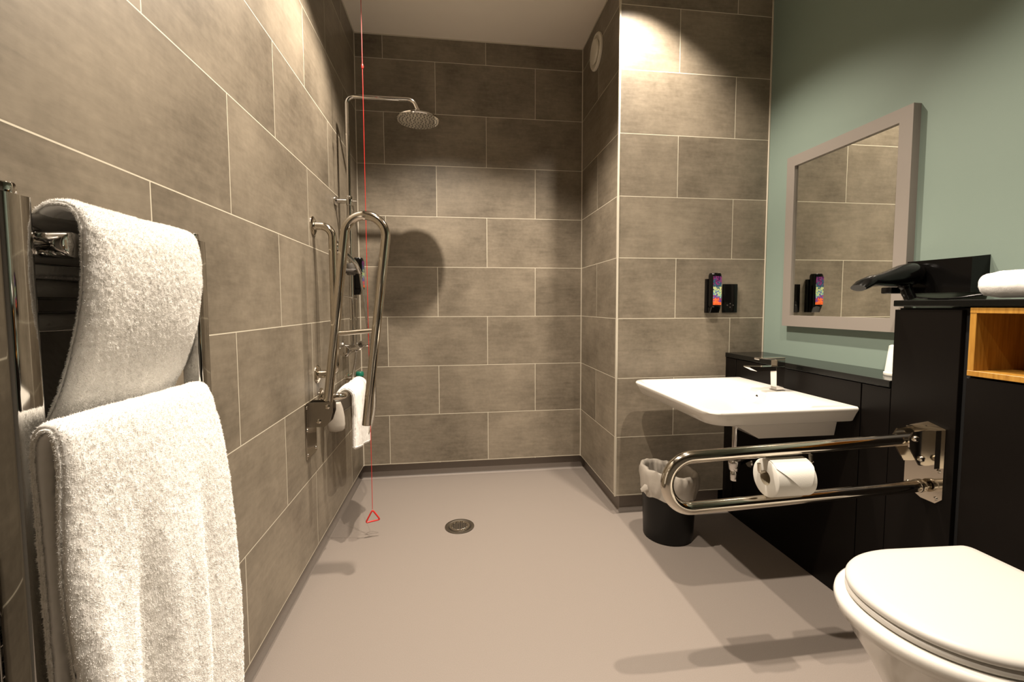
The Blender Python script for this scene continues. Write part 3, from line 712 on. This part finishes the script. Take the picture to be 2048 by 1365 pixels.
MB().tube(catmull([(2.05, -1.445, 1.090), (2.06, -1.50, 1.0835), (2.055, -1.56, 1.084), (2.07, -1.62, 1.094), (2.09, -1.68, 1.100), (2.11, -1.78, 1.084)], 8), 0.003, 10).build('power_cable', 'blackplastic', t)

# ------------------------------------------------------------------ folding rail, right, lowered
YQ = -1.60
t = thing('folding_grab_rail', 'polished steel folding grab rail lowered beside the toilet', 'grab rail', (XF, YQ, 0.50))
zu, zl, xl, xr = 0.650, 0.506, 1.112, XF-0.045
rm = (zu-zl)/2; zm = (zu+zl)/2; R_ = 0.0172
sl_ = 0.022
arc = [(xl+R_+rm-rm*math.sin(PI*k/24), YQ, zm+rm*math.cos(PI*k/24)) for k in range(0, 25)]
MB().tube([(xr, YQ, zu+sl_)]+arc+[(xr+0.02, YQ, zl+sl_)], R_, 28).build('rail_tube', 'steel', t)
hp = MB().prism([(-1.648, 0.505), (-1.648, 0.710), (-1.600, 0.722), (-1.552, 0.700), (-1.540, 0.690), (-1.540, 0.512), (-1.590, 0.488), (-1.630, 0.487)][::-1], 'X', XF-0.005, XF).build('hinge_plate', 'steel', t)
for y, z in ((-1.636, 0.695), (-1.636, 0.622), (-1.636, 0.585), (-1.632, 0.502), (-1.552, 0.690), (-1.552, 0.520)):
    MB().lathe([(0.0, 0.004), (0.003, 0.0038), (0.0062, 0.0)], (XF-0.005, y, z), '-X', 14).build('screw', 'steel', hp)
hz_ = MB().prism([(-1.643, 0.595), (-1.643, 0.706), (-1.560, 0.700), (-1.560, 0.595)][::-1], 'X', XF-0.030, XF-0.005)
hb = hz_.build('hinge_block', 'steel', t, ang=20)
for s_ in (-1, 1):
    yy = YQ+s_*0.0225
    poly = [(XF-0.028, 0.598), (XF-0.056, 0.600), (XF-0.092, 0.655), (XF-0.094, 0.680), (XF-0.082, 0.698), (XF-0.028, 0.703)]
    ck = MB().prism(poly, 'Y', yy-0.0022, yy+0.0022).build('hinge_cheek', 'steel', t, ang=20)
    if s_ < 0:
        for (x, z) in ((XF-0.075, 0.680), (XF-0.052, 0.620)):
            MB().lathe([(0.0, 0.008), (0.006, 0.0075), (0.009, 0.004), (0.0095, 0.0)], (x, yy-0.002, z), '-Y', 18).build('bolt', 'steel', ck)
MB().cyl((xr+0.012, YQ, zl+sl_), (xr+0.030, YQ, zl+sl_+0.0005), 0.0195, 28, bev=0.002).cyl((xr+0.03, YQ, zl+sl_), (XF-0.004, YQ, zl+sl_), 0.012, 20).build('stop_collar', 'steel', t)
# paper arm
zr = 0.588
MB().tube(fillet([(1.560, YQ, zu-0.010), (1.560, YQ-0.004, zr+0.012), (1.400, YQ-0.004, zr+0.010), (1.398, YQ-0.004, zr+0.036)], [0.010, 0.008]), 0.0048, 14).cyl((1.560, YQ, zu-0.03), (1.560, YQ, zr+0.03), 0.0085, 18).build('paper_holder_arm', 'steel', t)
# toilet roll
XR0, XR1, YRr = 1.418, 1.535, YQ-0.004
t = thing('toilet_roll', 'white toilet roll with folded point on the rail holder', 'toilet roll', (XR0, YRr, zr-0.008))
ro, ri = 0.0525, 0.0205; zc_ = zr-0.006
prof = [(ri, 0.0), (ro-0.003, 0.0), (ro, 0.002), (ro, XR1-XR0-0.002), (ro-0.003, XR1-XR0), (ri, XR1-XR0), (ri, 0.0)]
MB().lathe(prof, (XR0, YRr, zc_), 'X', 64).build('paper_roll', 'paper', t)
MB().lathe([(ri-0.0002, 0.0005), (ri-0.0012, 0.0005), (ri-0.0012, XR1-XR0-0.0005), (ri-0.0002, XR1-XR0-0.0005)], (XR0, YRr, zc_), 'X', 40).build('card_tube', 'card', t)
# folded tail: strip over the front ending in a point
mb = MB(); vs = []; fs = []; n = 22; rr2 = ro+0.0012
def onroll(x, a, r): return (x, YRr-r*math.cos(a), zc_+r*math.sin(a))
for i in range(n+1):
    a = math.radians(95-120*i/n); k = max(0.0, (i-n*0.42)/(n*0.58))
    xa = XR0+0.004+0.078*k*0.95; xb = XR1-0.001-0.030*k
    for x in (xa, xb):
        vs.append(onroll(x, a, rr2+0.0035*k)); vs.append(onroll(x, a, rr2+0.0035*k+0.0010))
for i in range(n):
    b0 = i*4; c0_ = b0+4
    fs += [(b0, b0+2, c0_+2, c0_), (b0+1, c0_+1, c0_+3, b0+3), (b0, c0_, c0_+1, b0+1), (b0+2, b0+3, c0_+3, c0_+2)]
fs += [(0, 1, 3, 2), (n*4, n*4+2, n*4+3, n*4+1)]
mb.add(vs, fs).build('folded_tail', 'paper', t)

# ------------------------------------------------------------------ waste bin
BC = Vector((1.532, -0.832, 0))
t = thing('waste_bin', 'round black waste bin with crumpled pale liner, under the washbasin', 'bin', BC)
MB().lathe([(0.0, 0.001), (0.106, 0.001), (0.110, 0.005), (0.120, 0.275), (0.118, 0.278), (0.114, 0.275), (0.104, 0.012), (0.0, 0.010)], BC, 'Z', 64).build('bin_body', 'bin', t)
mb = MB(); rings = []; n = 96
lp = [(0.1215, 0.205, 0.004), (0.123, 0.222, 0.006), (0.126, 0.245, 0.006), (0.128, 0.268, 0.006), (0.129, 0.290, 0.006), (0.126, 0.308, 0.006), (0.120, 0.316, 0.006), (0.112, 0.314, 0.006), (0.107, 0.295, 0.008), (0.105, 0.26, 0.010), (0.100, 0.20, 0.010), (0.090, 0.10, 0.012), (0.06, 0.03, 0.006)]
for i, (r, z, am) in enumerate(lp):
    ring = []
    for k in range(n):
        a = 2*PI*k/n; c_, s_ = math.cos(a), math.sin(a)
        w1 = noise.noise(Vector((c_*3.2, s_*3.2, z*22)))*1.0+noise.noise(Vector((c_*7+z*30, s_*7, z*55+4)))*1.3
        inward = max(0, w1) if i < 7 else abs(w1)*0.5
        zz = z+0.010*noise.noise(Vector((c_*2.4, s_*2.4, 7.7+(0 if i > 3 else i*0.8))))*(1.4 if i in (0, 1) else 1.0) + (0.014*(-c_) if i >= 3 and i < 9 else 0)
        rr = r+(am*w1 if i >= 7 else am*max(-0.05, w1+0.25))
        ring.append((BC.x+rr*c_, BC.y+rr*s_, zz))
    rings.append(ring)
mb.loft(rings, caps=False)
mb.add([(BC.x-0.118, BC.y-0.02, 0.262), (BC.x-0.150, BC.y-0.03, 0.238), (BC.x-0.146, BC.y-0.035, 0.224), (BC.x-0.118, BC.y-0.05, 0.236), (BC.x-0.125, BC.y-0.055, 0.250)], [(0, 1, 4), (1, 2, 4), (2, 3, 4)])
mb.build('bin_liner', 'liner', t, ang=80, fix=False)

# ------------------------------------------------------------------ toilet
TY = -1.955
t = thing('toilet', 'white toilet with closed lid standing against the black unit', 'toilet', (1.70, TY, 0))
def dee(a, b, x1, cxx, z, n=48, back=None, rb=0.02):
    """D outline: half ellipse forward (-x), straight sides back to x1"""
    o = []; bk = back if back is not None else b*0.94
    for k in range(n+1):
        an = PI/2+PI*k/n; e = 0.92
        c_, s_ = math.cos(an), math.sin(an)
        o.append((cxx-a*abs(c_)**e, TY+b*(1 if s_ >= 0 else -1)*abs(s_)**e, z))
    for k in range(5):
        an = PI/2*(k/4); o.append((x1-rb+rb*math.sin(an), TY-bk+rb-rb*math.cos(an), z))
    for k in range(5):
        an = PI/2*(k/4); o.append((x1-rb+rb*math.cos(an), TY+bk-rb+rb*math.sin(an), z))
    return o
LX = 1.842
def lidr(i, z): return dee(0.222-i, 0.182-i, LX-i, 1.622, z, rb=0.018)
MB().loft([lidr(0.010, 0.4425), lidr(0.002, 0.443), lidr(0.0, 0.446), lidr(0.0, 0.452), lidr(0.003, 0.457), lidr(0.010, 0.4605), lidr(0.03, 0.4625), lidr(0.08, 0.464), lidr(0.14, 0.4645)]).build('lid', 'seatplastic', t, ang=50)
MB().loft([lidr(0.012, 0.4255), lidr(0.003, 0.426), lidr(0.0, 0.429), lidr(0.0, 0.436), lidr(0.004, 0.4405), lidr(0.012, 0.441)]).build('seat', 'seatplastic', t, ang=50)
def bowlr(a, b, cxx, z, x1): return dee(a, b, x1, cxx, z, rb=0.02, back=min(b, 0.18))
bb = [(0.20, 0.16, 1.63, 0.424, 1.845), (0.245, 0.193, 1.63, 0.424, 1.850), (0.252, 0.198, 1.63, 0.420, 1.852), (0.254, 0.200, 1.63, 0.410, 1.852), (0.250, 0.197, 1.63, 0.392, 1.852), (0.240, 0.190, 1.63, 0.386, 1.852), (0.236, 0.187, 1.633, 0.380, 1.852),
      (0.225, 0.180, 1.64, 0.34, 1.852), (0.20, 0.165, 1.66, 0.27, 1.852), (0.17, 0.145, 1.68, 0.18, 1.852), (0.15, 0.130, 1.69, 0.09, 1.852), (0.16, 0.135, 1.69, 0.02, 1.86), (0.165, 0.138, 1.69, 0.001, 1.86)]
MB().loft([bowlr(*x) for x in bb]).box((1.80, TY-0.17, 0.10), (XF-0.001, TY+0.17, 0.36), 0.01).build('bowl', 'ceramic', t, ang=60)
for s_ in (-1, 1):
    MB().cyl((LX-0.016, TY+s_*0.085, 0.4235), (LX-0.016, TY+s_*0.085, 0.4275), 0.011, 18, bev=0.002).build('lid_hinge', 'chrome', t)
